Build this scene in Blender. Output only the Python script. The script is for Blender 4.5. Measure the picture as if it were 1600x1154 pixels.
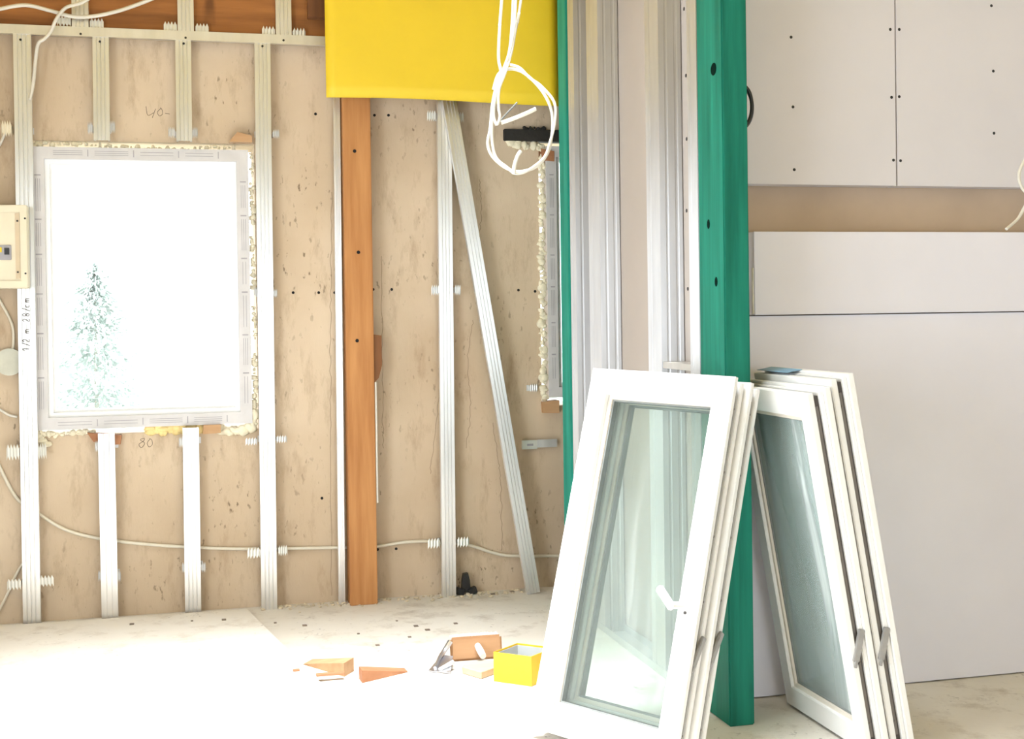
import bpy, bmesh, math, random
from mathutils import Vector, Matrix, noise
random.seed(7)
for o in list(bpy.data.objects): bpy.data.objects.remove(o)
S = bpy.context.scene; COL = S.collection
# ---------------------------------------------------------------- camera
F, CX, CY, CAMH = 2000.0, 800.0, 512.0, 1.3
YAW, PIT, ROL = math.radians(14.2), math.radians(.63), math.radians(.8)
FW = Vector((math.sin(YAW)*math.cos(PIT), math.cos(YAW)*math.cos(PIT), -math.sin(PIT)))
_r = Vector((math.cos(YAW), -math.sin(YAW), 0)); _u = _r.cross(FW)
RT = _r*math.cos(ROL)-_u*math.sin(ROL); UP = _u*math.cos(ROL)+_r*math.sin(ROL)
CAM = Vector((0, 0, CAMH))
cd = bpy.data.cameras.new('camera'); cam = bpy.data.objects.new('camera', cd); COL.objects.link(cam)
M = Matrix((RT, UP, -FW)).transposed().to_4x4(); M.translation = CAM; cam.matrix_world = M
cd.sensor_fit = 'HORIZONTAL'; cd.sensor_width = 36; cd.lens = 36*F/1600
cd.shift_y = -(577-CY)/1600; cd.clip_start = .05; cd.clip_end = 300
S.camera = cam
# ---------------------------------------------------------------- light
S.view_settings.view_transform = 'Standard'; S.view_settings.look = 'None'
S.view_settings.gamma = 1; S.view_settings.use_curve_mapping = False
S.view_settings.exposure = 0.08
W = bpy.data.worlds.new('overcast_sky'); S.world = W; W.use_nodes = True
bg = W.node_tree.nodes['Background']; bg.inputs[0].default_value = (.88, .95, 1, 1); bg.inputs[1].default_value = 5.0
def area(name, loc, rot, sx, sy, power, col, spread=180):
    l = bpy.data.lights.new(name, 'AREA'); l.shape = 'RECTANGLE'; l.size = sx; l.size_y = sy; l.energy = power; l.color = col; l.spread = math.radians(spread)
    o = bpy.data.objects.new(name, l); COL.objects.link(o); o.location = loc; o.rotation_euler = rot; return o
# daylight through the openings of the room: a window in the left wall, plus unseen openings added behind the camera and overhead to brighten wall and floor
area('daylight_left_opening', (-1.70, 1.85, 1.2), (0, -math.pi/2, 0), 2.0, 2.0, 72, (.80, .90, 1))
area('added_rear_light', (1.3, -2.70, 1.05), (math.pi/2, 0, 0), 2.2, 1.9, 34, (.80, .89, 1))  # added lamp behind the camera, lifts the right wall
area('added_roof_light', (.1, 3.6, 3.10), (0, 0, 0), 2.2, 1.7, 95, (.86, .93, 1), 56)  # added overhead lamp with narrow spread, whitens the floor

# ---------------------------------------------------------------- helpers
def ray(x, y): return FW + RT*((x-CX)/F) - UP*((y-CY)/F)
def onY(x, y, Y): d = ray(x, y); return CAM + d*(Y/d.y)
def onX(x, y, X): d = ray(x, y); return CAM + d*(X/d.x)
def onZ(x, y, Z=0.0): d = ray(x, y); return CAM + d*((Z-CAMH)/d.z)

def tag(o, label=None, cat=None, group=None, kind=None):
    if label: o['label'] = label
    if cat: o['category'] = cat
    if group: o['group'] = group
    if kind: o['kind'] = kind
    return o
def empty(name, loc, label=None, cat=None, group=None):
    o = bpy.data.objects.new(name, None); COL.objects.link(o); o.location = loc; o.empty_display_size = .05
    return tag(o, label, cat, group)
def obj(name, bm, m, parent=None, local=False, smooth=False):
    """link a bmesh (world coordinates unless local) as one mesh object"""
    bmesh.ops.recalc_face_normals(bm, faces=bm.faces)
    off = Vector((0, 0, 0))
    if parent is None and not local:
        xs = [v.co for v in bm.verts]
        off = Vector(((min(v.x for v in xs)+max(v.x for v in xs))/2, (min(v.y for v in xs)+max(v.y for v in xs))/2, min(v.z for v in xs)))
    elif parent is not None and not local:
        off = Vector(parent.location)
        q = parent.parent
        while q: off += Vector(q.location); q = q.parent
    if off.length:
        for v in bm.verts: v.co -= off
    me = bpy.data.meshes.new(name); bm.to_mesh(me); bm.free()
    if smooth:
        for p in me.polygons: p.use_smooth = True
    me.materials.append(m)
    o = bpy.data.objects.new(name, me); COL.objects.link(o)
    if parent is None: o.location = off
    else: o.parent = parent
    return o
def B(): return bmesh.new()
def hexa(bm, c, bev=0):
    """box from 8 corners: 4 bottom ccw, 4 top ccw"""
    v = [bm.verts.new(p) for p in c]
    fs = [bm.faces.new([v[i] for i in q]) for q in ((3,2,1,0),(4,5,6,7),(0,1,5,4),(1,2,6,5),(2,3,7,6),(3,0,4,7))]
    if bev:
        es = list({e for f in fs for e in f.edges})
        bmesh.ops.bevel(bm, geom=es, offset=bev, segments=2, affect='EDGES', clamp_overlap=True)
def box(bm, x0, x1, y0, y1, z0, z1, bev=0):
    hexa(bm, [(x0,y0,z0),(x1,y0,z0),(x1,y1,z0),(x0,y1,z0),(x0,y0,z1),(x1,y0,z1),(x1,y1,z1),(x0,y1,z1)], bev)
def boxm(bm, mtx, x0, x1, y0, y1, z0, z1, bev=0):
    hexa(bm, [mtx @ Vector(p) for p in [(x0,y0,z0),(x1,y0,z0),(x1,y1,z0),(x0,y1,z0),(x0,y0,z1),(x1,y0,z1),(x1,y1,z1),(x0,y1,z1)]], bev)
def smoothpts(pts, k=8):
    pts = [Vector(p) for p in pts]; out = []
    for i in range(len(pts)-1):
        a = pts[max(i-1,0)]; b = pts[i]; c = pts[i+1]; d = pts[min(i+2,len(pts)-1)]
        for j in range(k):
            t = j/k
            out.append(.5*((2*b)+(c-a)*t+(2*a-5*b+4*c-d)*t*t+(3*b-a-3*c+d)*t**3))
    out.append(pts[-1]); return out
def tube(bm, pts, r, n=8, k=8, rfun=None):
    P = smoothpts(pts, k) if k else [Vector(p) for p in pts]
    t0 = (P[1]-P[0]).normalized(); a = t0.orthogonal().normalized(); rings = []
    for i, p in enumerate(P):
        t = (P[min(i+1,len(P)-1)]-P[max(i-1,0)]).normalized()
        a = (a-t*a.dot(t)).normalized(); b = t.cross(a)
        rr = rfun(i/(len(P)-1)) if rfun else r
        rings.append([bm.verts.new(p+(a*math.cos(2*math.pi*q/n)+b*math.sin(2*math.pi*q/n))*rr) for q in range(n)])
    for i in range(len(rings)-1):
        for q in range(n):
            bm.faces.new((rings[i][q], rings[i][(q+1)%n], rings[i+1][(q+1)%n], rings[i+1][q]))
    bm.faces.new(rings[0][::-1]); bm.faces.new(rings[-1])
def prism(bm, pts, mtx, L):
    """closed 2D outline (x,y) extruded along z by L, placed by mtx"""
    a = [bm.verts.new(mtx @ Vector((p[0],p[1],0))) for p in pts]; b = [bm.verts.new(mtx @ Vector((p[0],p[1],L))) for p in pts]
    n = len(pts)
    for i in range(n): bm.faces.new((a[i],a[(i+1)%n],b[(i+1)%n],b[i]))
    bm.faces.new(a[::-1]); bm.faces.new(b)
def ribbon(bm, path, t, mtx, L):
    """thin sheet-metal section following the 2D path, extruded along z"""
    n = len(path); P = [Vector(p) for p in path]; off = []
    for i in range(n):
        d1 = (P[i]-P[i-1]).normalized() if i else (P[1]-P[0]).normalized()
        d2 = (P[i+1]-P[i]).normalized() if i < n-1 else d1
        n1 = Vector((-d1.y, d1.x)); n2 = Vector((-d2.y, d2.x)); m = (n1+n2)
        m = m/max(m.length_squared/2, .5) if m.length > .3 else n1
        off.append(P[i]+m*t)
    ra = [[bm.verts.new(mtx @ Vector((p.x,p.y,z))) for p in P] for z in (0,L)]
    rb = [[bm.verts.new(mtx @ Vector((p.x,p.y,z))) for p in off] for z in (0,L)]
    for i in range(n-1):
        bm.faces.new((ra[0][i],ra[0][i+1],ra[1][i+1],ra[1][i])); bm.faces.new((rb[0][i+1],rb[0][i],rb[1][i],rb[1][i+1]))
        bm.faces.new((ra[0][i+1],ra[0][i],rb[0][i],rb[0][i+1])); bm.faces.new((ra[1][i],ra[1][i+1],rb[1][i+1],rb[1][i]))
    for i in (0,n-1):
        bm.faces.new((ra[0][i],ra[1][i],rb[1][i],rb[0][i]))
def disc(bm, c, r, ax, h, n=14):
    """short cylinder centred at c along unit axis ax"""
    ax = Vector(ax).normalized(); a = ax.orthogonal().normalized(); b = ax.cross(a); c = Vector(c)
    r0 = [bm.verts.new(c+(a*math.cos(2*math.pi*i/n)+b*math.sin(2*math.pi*i/n))*r) for i in range(n)]
    r1 = [bm.verts.new(v.co+ax*h) for v in r0]
    bm.faces.new(r0[::-1]); bm.faces.new(r1)
    for i in range(n): bm.faces.new((r0[i],r0[(i+1)%n],r1[(i+1)%n],r1[i]))
def frame_of(p, ax, ay, az):
    m = Matrix((ax,ay,az)).transposed().to_4x4(); m.translation = p; return m

# ---------------------------------------------------------------- materials
def nodes(name):
    m = bpy.data.materials.new(name); m.use_nodes = True; nt = m.node_tree
    return m, nt, nt.nodes['Principled BSDF']
def tex(nt, kind='ShaderNodeTexNoise', scale=5, detail=4, sc=(1,1,1), coord='Object', rough=.55):
    tc = nt.nodes.new('ShaderNodeTexCoord'); mp = nt.nodes.new('ShaderNodeMapping'); mp.inputs['Scale'].default_value = sc
    t = nt.nodes.new(kind); nt.links.new(tc.outputs[coord], mp.inputs[0]); nt.links.new(mp.outputs[0], t.inputs['Vector'])
    t.inputs['Scale'].default_value = scale
    if 'Detail' in t.inputs: t.inputs['Detail'].default_value = detail
    if 'Roughness' in t.inputs: t.inputs['Roughness'].default_value = rough
    return t
def ramp(nt, src, stops):
    r = nt.nodes.new('ShaderNodeValToRGB'); nt.links.new(src, r.inputs[0]); e = r.color_ramp.elements
    while len(e) < len(stops): e.new(.5)
    for i,(p,c) in enumerate(stops): e[i].position = p; e[i].color = (*c,1) if len(c)==3 else c
    return r.outputs[0]
def mix(nt, fac, a, b, mode='MIX'):
    n = nt.nodes.new('ShaderNodeMix'); n.data_type = 'RGBA'; n.blend_type = mode
    for s,v in ((0,fac),(6,a),(7,b)):
        if isinstance(v,(tuple,list)): n.inputs[s].default_value = (*v,1)
        elif isinstance(v,(int,float)): n.inputs[s].default_value = v
        else: nt.links.new(v, n.inputs[s])
    return n.outputs[2]
def bump(nt, b, src, st=.2, d=.01):
    n = nt.nodes.new('ShaderNodeBump'); n.inputs['Strength'].default_value = st; n.inputs['Distance'].default_value = d
    nt.links.new(src, n.inputs['Height']); nt.links.new(n.outputs[0], b.inputs['Normal'])
def simple(name, c, rough=.5, metal=0, var=.12, scale=12, sc=(1,1,1), bmp=0, spec=None):
    m, nt, b = nodes(name); t = tex(nt, scale=scale, sc=sc)
    c2 = tuple(max(0,x*(1-var)) for x in c); c1 = tuple(min(1,x*(1+var)) for x in c)
    nt.links.new(ramp(nt, t.outputs[0], [(.3,c2),(.7,c1)]), b.inputs['Base Color'])
    b.inputs['Roughness'].default_value = rough; b.inputs['Metallic'].default_value = metal
    if spec is not None: b.inputs['Specular IOR Level'].default_value = spec
    if bmp: bump(nt, b, t.outputs[0], bmp)
    return m
def concrete(name, a, c, dark, floor=False):
    m, nt, b = nodes(name)
    n1 = tex(nt, scale=1.3, detail=6, coord='Generated' if 0 else 'Object'); col = ramp(nt, n1.outputs[0], [(.32,a),(.68,c)])
    n2 = tex(nt, scale=7, detail=8, sc=(1.6,1,.5) if not floor else (1,1,1), rough=.7)
    col = mix(nt, ramp(nt, n2.outputs[0], [(.52,(0,0,0)),(.76,(.78,.78,.78))]), col, dark)
    n3 = tex(nt, scale=38, detail=3, sc=(1.3,1,.6)); 
    n4 = tex(nt, scale=2.2, detail=3)
    fl = nt.nodes.new('ShaderNodeMath'); fl.operation = 'MULTIPLY'
    nt.links.new(ramp(nt, n3.outputs[0], [(.63,(0,0,0)),(.70,(1,1,1))]), fl.inputs[0]); nt.links.new(ramp(nt, n4.outputs[0], [(.45,(0,0,0)),(.65,(.8,.8,.8))]), fl.inputs[1])
    col = mix(nt, fl.outputs[0], col, tuple(x*.45 for x in dark))
    nt.links.new(col, b.inputs['Base Color']); b.inputs['Roughness'].default_value = .85
    b.inputs['Specular IOR Level'].default_value = .25
    bump(nt, b, n2.outputs[0], .25, .01); return m
def wood(name, a, c, knot, sc=(9,9,.7), rough=.6, dirt=0):
    m, nt, b = nodes(name)
    n1 = tex(nt, scale=2.4, detail=5, sc=sc); col = ramp(nt, n1.outputs[0], [(.3,a),(.7,c)])
    n2 = tex(nt, scale=6, detail=3, sc=(1,1,.35)); col = mix(nt, ramp(nt, n2.outputs[0], [(.66,(0,0,0)),(.76,(.7,.7,.7))]), col, knot)
    nt.links.new(col, b.inputs['Base Color']); b.inputs['Roughness'].default_value = rough; b.inputs['Specular IOR Level'].default_value = .2
    bump(nt, b, n1.outputs[0], .15, .004); return m
def metal(name, c, rough, var=.08, aniso=0):
    m, nt, b = nodes(name); t = tex(nt, scale=14, detail=5, sc=(1,1,.15)); 
    nt.links.new(ramp(nt, t.outputs[0], [(.3,tuple(x*(1-var) for x in c)),(.7,tuple(min(1,x*(1+var)) for x in c))]), b.inputs['Base Color'])
    b.inputs['Metallic'].default_value = 1
    r = nt.nodes.new('ShaderNodeMapRange'); nt.links.new(t.outputs[0], r.inputs[0]); r.inputs[3].default_value = rough*.85; r.inputs[4].default_value = rough*1.15
    nt.links.new(r.outputs[0], b.inputs['Roughness'])
    if aniso:   # rolled steel: scatters more across the rolling direction than along it
        b.inputs['Anisotropic'].default_value = aniso; tg = nt.nodes.new('ShaderNodeTangent'); tg.direction_type = 'RADIAL'; tg.axis = 'Z'
        nt.links.new(tg.outputs[0], b.inputs['Tangent'])
    return m
def glass(name, tint, ior=1.45, dust=.0, sc=(3,3,.6)):  # dust sets the strength of a pale veil standing for reflections
    m = bpy.data.materials.new(name); m.use_nodes = True; nt = m.node_tree; nt.nodes.clear()
    out = nt.nodes.new('ShaderNodeOutputMaterial'); tr = nt.nodes.new('ShaderNodeBsdfTransparent'); gl = nt.nodes.new('ShaderNodeBsdfGlossy')
    fr = nt.nodes.new('ShaderNodeFresnel'); mx = nt.nodes.new('ShaderNodeMixShader'); fr.inputs[0].default_value = ior
    tr.inputs[0].default_value = (*tint,1); gl.inputs[0].default_value = (1,1,1,1); gl.inputs['Roughness'].default_value = .02
    t = tex(nt, scale=3, detail=2); bp = nt.nodes.new('ShaderNodeBump'); bp.inputs['Strength'].default_value = .03; bp.inputs['Distance'].default_value = .02
    nt.links.new(t.outputs[0], bp.inputs['Height']); nt.links.new(bp.outputs[0], gl.inputs['Normal'])
    nt.links.new(fr.outputs[0], mx.inputs[0]); nt.links.new(tr.outputs[0], mx.inputs[1]); nt.links.new(gl.outputs[0], mx.inputs[2])
    if dust:  # diffuse veil puts pale reflections into the pane colour
        df = nt.nodes.new('ShaderNodeBsdfDiffuse'); df.inputs[0].default_value = (.80,.84,.83,1); m2 = nt.nodes.new('ShaderNodeMixShader')
        t2 = tex(nt, scale=2.2, detail=5, sc=sc); t2.inputs['Distortion'].default_value = 1.2
        f = ramp(nt, t2.outputs[0], [(.35,(dust*.5,)*3),(.62,(dust,)*3),(.8,(min(1,dust*2.6),)*3)])
        nt.links.new(f, m2.inputs[0]); nt.links.new(mx.outputs[0], m2.inputs[1]); nt.links.new(df.outputs[0], m2.inputs[2]); mx = m2
    nt.links.new(mx.outputs[0], out.inputs[0]); return m
mWall = concrete('tan_render', (.50,.375,.255), (.66,.53,.39), (.33,.225,.14))
mFloor = concrete('pale_screed', (.66,.60,.52), (.77,.73,.67), (.40,.33,.26), True)
mSlab = concrete('pale_panel', (.74,.68,.60), (.82,.775,.71), (.52,.44,.35), True)
mCeil = wood('ceiling_boards', (.60,.42,.09), (.74,.54,.13), (.32,.19,.05), sc=(.6,8,8))
mPlain = simple('grey_plaster', (.66,.66,.67), .9)
mBoardDim = simple('plasterboard', (.69,.655,.685), .85, var=.03, scale=2.5)  # upper boards: dimmer light up there is put into this darker tone
mBoardLit = simple('plasterboard_lit', (.79,.765,.83), .85, var=.025, scale=2.5)  # lower boards: lighter copy, the brighter light below is in its colour
mBoardBack = simple('grey_card_board', (.43,.375,.335), .9, var=.04, scale=2.5)
mBoardEdge = simple('board_edge', (.85,.80,.68), .9)
mBeige = simple('beige_backing_board', (.50,.38,.28), .85, var=.08, scale=4)
mZinc = metal('galvanised_steel', (.80,.79,.77), .40, aniso=.85)
mZincP = metal('rolled_stud_steel', (.66,.65,.65), .52, aniso=.9)
mZincD = metal('dull_galvanised_steel', (.72,.72,.72), .6)
mTab = simple('zinc_tab', (.74,.73,.68), .35, .5, var=.05)
mDark = simple('dark_steel', (.07,.06,.055), .6)
mLatch = simple('grey_latch_steel', (.34,.33,.32), .45, .3)
mLock = simple('grey_lock_steel', (.20,.18,.165), .45, .5)
mBlack = simple('black_plastic', (.012,.012,.013), .45)
mHole = simple('black_hole', (.006,.005,.005), .9)
mOrange = wood('orange_timber', (.38,.155,.05), (.56,.27,.10), (.18,.07,.025))
mBrown = wood('brown_timber', (.22,.085,.025), (.42,.17,.05), (.08,.03,.012), sc=(.7,9,9))
mChunk = wood('dark_offcut', (.12,.05,.02), (.22,.09,.035), (.06,.03,.015))
mGreen = wood('green_stained_timber', (.003,.105,.068), (.012,.20,.135), (.003,.04,.028), sc=(9,9,.6))
mTeal = wood('teal_stained_timber', (.015,.25,.18), (.04,.40,.31), (.008,.14,.10), sc=(9,9,.6))
mPine = wood('pale_pine', (.44,.25,.125), (.56,.34,.185), (.3,.14,.06), sc=(1.2,8,8))
mPineR = wood('reddish_offcut', (.34,.145,.07), (.46,.22,.115), (.25,.1,.05), sc=(1.2,8,8))
mPineL = wood('light_pine', (.56,.40,.25), (.66,.50,.34), (.45,.28,.15), sc=(1.2,8,8))
mYellow = simple('yellow_sheet', (.78,.55,.02), .5, var=.04, scale=3)
mBoxY = simple('yellow_card', (.85,.50,.015), .45, var=.04)
mBoxIn = simple('grey_card', (.55,.56,.55), .6, var=.03)
mCable = simple('white_cable_sheath', (.70,.655,.575), .45, var=.04)
mCableG = simple('cream_cable_sheath', (.72,.66,.54), .5, var=.05)
mFoam = simple('cream_foam', (.80,.73,.56), .9, var=.15, scale=25, bmp=.4)
mFoamY = simple('yellow_foam', (.85,.66,.30), .9, var=.12, scale=25, bmp=.4)
mPVC = simple('white_pvc', (.86,.86,.87), .35, var=.02)
mSash = simple('white_sash_paint', (.80,.785,.765), .4, var=.03, scale=6)
mBead = simple('beige_bead', (.74,.66,.57), .5, var=.04)
mFilm = simple('protective_film', (.60,.575,.575), .4, var=.08, scale=9)
mPrint = simple('grey_print', (.36,.34,.36), .6)
mSeam = simple('tan_seam', (.27,.19,.125), .9)
mGasket = simple('grey_gasket', (.22,.23,.22), .6)
mInk = simple('dark_pencil', (.10,.075,.055), .8)
mCream = simple('cream_plastic', (.74,.66,.50), .45, var=.04)
mCreamD = simple('tan_plastic', (.62,.49,.33), .5, var=.05)
mScrew = simple('black_screw', (.015,.013,.012), .5)
mTape = simple('blue_tape', (.20,.38,.55), .5)
mSilver = metal('worn_steel', (.62,.62,.66), .3)
mBristle = simple('white_bristle', (.88,.88,.86), .8)
mTar = simple('black_bitumen', (.02,.017,.014), .7, bmp=.5)
mGlass = glass('clear_window_glass', (.96,.98,.97))
mGlassT = glass('greenish_window_glass', (.90,.95,.93), 1.42, .07)
mGlassD = glass('veiled_greenish_glass', (.86,.94,.91), 1.45, .30, (2,2,.5))  # strong pale veil in the colour in place of reflections
mLeaf = simple('conifer_needles', (.84,.94,.87), .8, var=.3, scale=4)
mBark = simple('bark', (.6,.55,.48), .9)
mFlake = simple('dark_flake', (.22,.17,.13), .9)
mGrass = simple('pale_ground', (.60,.62,.52), .95, var=.1, scale=.3)
mRub = simple('rubble', (.62,.52,.38), .9, var=.3, scale=30, bmp=.4)

# ---------------------------------------------------------------- setting
WY = 5.85          # face of the rear wall
RY = 3.95          # face of the right wall
PX, PX2 = 1.62, 1.705   # partition: left face, back of studs
def struct(name, bm, m, parent=None, **k):
    o = obj(name, bm, m, parent, **k)
    if parent is None: o['kind'] = 'structure'
    return o
bm = B(); box(bm, -1.95, 4.3, -2.9, 6.15, -.2, 0); struct('floor', bm, mFloor)
def wall_holes(bm, u0, u1, z0, z1, holes, put):
    """rectangular wall with rectangular holes, as one mesh of cells"""
    us = sorted({u0,u1,*[h[0] for h in holes],*[h[1] for h in holes]}); zs = sorted({z0,z1,*[h[2] for h in holes],*[h[3] for h in holes]})
    for i in range(len(us)-1):
        j0 = None
        for j in range(len(zs)):
            solid = j < len(zs)-1 and not any(h[0]<=us[i]<h[1] and h[2]<=zs[j]<h[3] for h in holes)
            if solid and j0 is None: j0 = j
            if not solid and j0 is not None:
                put(us[i],us[i+1],zs[j0],zs[j]); j0 = None
bm = B(); wall_holes(bm, -1.95, 4.3, -2.9, 6.15, [(-1.0,1.2,2.75,4.45)], lambda a,b,c,d: box(bm,a,b,c,d,3.05,3.2)); struct('ceiling', bm, mCeil)  # hole is a roof opening added out of view to light the floor
bm = B()
for q in ((-1.06,-1.0,2.69,4.51),(1.2,1.26,2.69,4.51),(-1.0,1.2,2.69,2.75),(-1.0,1.2,4.45,4.51)): box(bm, *q, 3.2, 4.4)
struct('added_shaft_1', bm, mPlain)   # unseen shaft above the added roof opening, to suit its narrow beam
W1 = (-.665,.300,.800,2.075); W2 = (1.622,2.45,.86,2.12)
bm = B(); wall_holes(bm, -1.95, 4.3, 0, 3.05, [W1,W2], lambda a,b,c,d: box(bm,a,b,WY,6.15,c,d))
wall_back = struct('wall_back', bm, mWall)
bm = B(); wall_holes(bm, -2.9, 6.15, 0, 3.05, [(.85,2.85,.2,2.2)], lambda a,b,c,d: box(bm,-1.95,-1.65,a,b,c,d)); struct('wall_left', bm, mPlain)
bm = B(); wall_holes(bm, -1.65, 4.0, 0, 3.05, [(.2,2.4,.1,2.0)], lambda a,b,c,d: box(bm,a,b,-2.9,-2.6,c,d)); struct('wall_rear', bm, mPlain)  # rear opening added out of view to let in frontal light
bm = B(); box(bm, PX2+.02, 4.0, RY+.075, RY+.13, 0, 3.05); struct('wall_right', bm, mBeige)
bm = B(); box(bm, 4.0, 4.3, -2.9, 6.15, 0, 3.05); struct('wall_side', bm, mPlain)
# outdoors
bm = B(); box(bm, -60, 60, 6.6, 120, -2.8, -2.6); g = obj('garden_ground', bm, mGrass); g['kind'] = 'structure'
bm = B(); tc = onY(150, 560, 30.0)
tr = empty('conifer_tree', (tc.x, 30, -2.6), 'pale conifer tree standing outside, seen through the big window', 'tree')
for i in range(15000):
    h = random.random()**1.3; z = -2.0+h*4.55; R = 1.75*(1-h)**.6*(random.random()**.55)*(1+.2*math.sin(z*9))
    a = random.random()*2*math.pi; c = Vector((tc.x+R*math.cos(a), 30+R*math.sin(a), z-.15*R)); s = .055+.05*random.random()
    d = Vector((math.cos(a),math.sin(a),-.3+random.uniform(-.5,.6))).normalized(); q = d.orthogonal().normalized(); q = Matrix.Rotation(random.random()*6.28,3,d) @ q
    bm.faces.new([bm.verts.new(c-q*s*.6), bm.verts.new(c+d*s*2), bm.verts.new(c+q*s*.6)])
obj('foliage', bm, mLeaf, tr)
bm = B(); tube(bm, [(tc.x,30,-2.6),(tc.x,30,0),(tc.x,30,2.4)], .1, rfun=lambda t:.07*(1-t)+.01); obj('trunk', bm, mBark, tr)

# ---- window 1
def ringXZ(bm, o, i, y0, y1):
    """rectangular ring o,i = (x0,x1,z0,z1) between depths y0,y1"""
    V = []
    for y in (y0,y1):
        for r in (o,i):
            V.append([bm.verts.new((r[a],y,r[b])) for a,b in ((0,2),(1,2),(1,3),(0,3))])
    o0,i0,o1,i1 = V
    for k in range(4):
        l = (k+1)%4
        bm.faces.new((o0[k],o0[l],i0[l],i0[k])); bm.faces.new((o1[l],o1[k],i1[k],i1[l]))
        bm.faces.new((o0[l],o0[k],o1[k],o1[l])); bm.faces.new((i0[k],i0[l],i1[l],i1[k]))
def inset(r, d): return (r[0]+d,r[1]-d,r[2]+d,r[3]-d)
f1 = (-.640,.272,.828,2.045)
win1 = empty('window_1', ((f1[0]+f1[1])/2, WY, f1[2])); win1['kind'] = 'structure'
bm = B(); ringXZ(bm, f1, inset(f1,.052), WY-.03, WY+.05); fr = obj('window_frame', bm, mFilm, win1)
bm = B(); ringXZ(bm, inset(f1,.050), inset(f1,.072), WY-.012, WY+.05); ringXZ(bm, inset(f1,.070), inset(f1,.082), WY+.006, WY+.05)
obj('inner_frame', bm, mPVC, win1)
bm = B(); p = inset(f1,.08); box(bm, p[0],p[1],WY+.025,WY+.031,p[2],p[3]); obj('glass_pane', bm, mGlass, win1)
bm = B()
def marks(bm, x0, x1, z0, z1, y):
    vert = (z1-z0) > (x1-x0); L = (z1-z0) if vert else (x1-x0); c = 0.04
    while c < L-.1:
        l = random.choice((.10,.12,.14)); n = random.choice((2,3,3))
        for k in range(n):
            q = .25+.5*(k+.5)/n
            if vert: box(bm, x0+(x1-x0)*q-.0012, x0+(x1-x0)*q+.0012, y-.0006, y+.001, z0+c, z0+c+l)
            else: box(bm, x0+c, x0+c+l, y-.0006, y+.001, z0+(z1-z0)*q-.0012, z0+(z1-z0)*q+.0012)
        c += l
        if vert: box(bm, x0+.012, x1-.012, y-.0006, y+.001, z0+c+.012, z0+c+.018)
        else: box(bm, x0+c+.02, x0+c+.024, y-.0006, y+.001, z0+.01, z1-.01)
        c += .05
marks(bm, f1[0], f1[0]+.05, f1[2]+.05, f1[3]-.05, WY-.03); marks(bm, f1[1]-.05, f1[1], f1[2]+.05, f1[3]-.05, WY-.03)
marks(bm, f1[0]+.05, f1[1]-.05, f1[3]-.05, f1[3], WY-.03); marks(bm, f1[0]+.05, f1[1]-.05, f1[2], f1[2]+.05, WY-.03)
obj('film_print', bm, mPrint, win1)
def foam(bm, pts, r, dens=220, flat=.7):
    """a ragged bead of expanding foam: overlapping lumps along a line"""
    P = smoothpts(pts, 6)
    for i in range(len(P)-1):
        L = (P[i+1]-P[i]).length; n = max(1,int(L*dens))
        for k in range(n):
            c = P[i].lerp(P[i+1], random.random())+Vector((random.uniform(-1,1),random.uniform(-.4,.2),random.uniform(-1,1)))*r*.55
            s = r*random.uniform(.35,.95)
            v = bmesh.ops.create_icosphere(bm, subdivisions=2, radius=s)['verts']
            sx,sz = random.uniform(.7,1.5),random.uniform(.7,1.5); sd = random.random()*50
            for w in v:
                q = w.co*(1+.35*noise.noise(w.co*60+Vector((sd,0,0))))
                w.co = Vector((q.x*sx,q.y*flat,q.z*sz))+c
x0,x1,z0,z1 = f1
bm = B(); foam(bm, [(x0,WY-.002,z1+.012),(-.45,WY-.004,z1+.020),(-.3,WY,z1+.008),(-.15,WY,z1+.002)], .011, 90)
foam(bm, [(-.15,WY,z1+.004),(0,WY,z1+.002),(.12,WY-.003,z1+.014),(x1-.06,WY-.003,z1+.012)], .011, 80)
for za,zb,rr in ((2.03,1.93,.010),(1.9,1.72,.014),(1.66,1.42,.013),(1.36,1.2,.011),(1.14,.98,.015),(.97,.84,.018)):
    foam(bm, [(x1+.012,WY-.005,za),(x1+.016,WY-.004,(za+zb)/2),(x1+.013,WY-.004,zb)], rr, 130)
for za,zb in ((2.0,1.8),(1.7,1.55),(1.3,1.1)):
    foam(bm, [(x0-.010,WY-.002,za),(x0-.012,WY-.002,zb)], .008, 60)
foam(bm, [(x1+.015,WY-.01,z0+.05),(x1+.005,WY-.012,z0-.01),(x1-.05,WY-.01,z0-.028),(x1-.10,WY-.006,z0-.03),(x1-.16,WY-.004,z0-.018)], .020, 260)
foam(bm, [(x0-.03,WY-.01,z0+.04),(x0-.02,WY-.012,z0-.0),(x0+.01,WY-.012,z0-.035),(x0+.05,WY-.012,z0-.06)], .018, 260)
foam(bm, [(x0+.0,WY-.008,z0-.008),(x0+.08,WY-.008,z0-.026),(x0+.16,WY-.004,z0-.018),(x0+.24,WY-.004,z0-.014)], .013, 200)
obj('foam_bead', bm, mFoam, win1, smooth=True)
bm = B(); foam(bm, [(-.18,WY-.004,z0-.016),(-.1,WY-.006,z0-.016),(0,WY-.005,z0-.014),(.06,WY,z0-.012)], .020, 260)
tag(obj('foam_bead', bm, mFoamY, win1, smooth=True), 'yellower foam under the sill')

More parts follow.
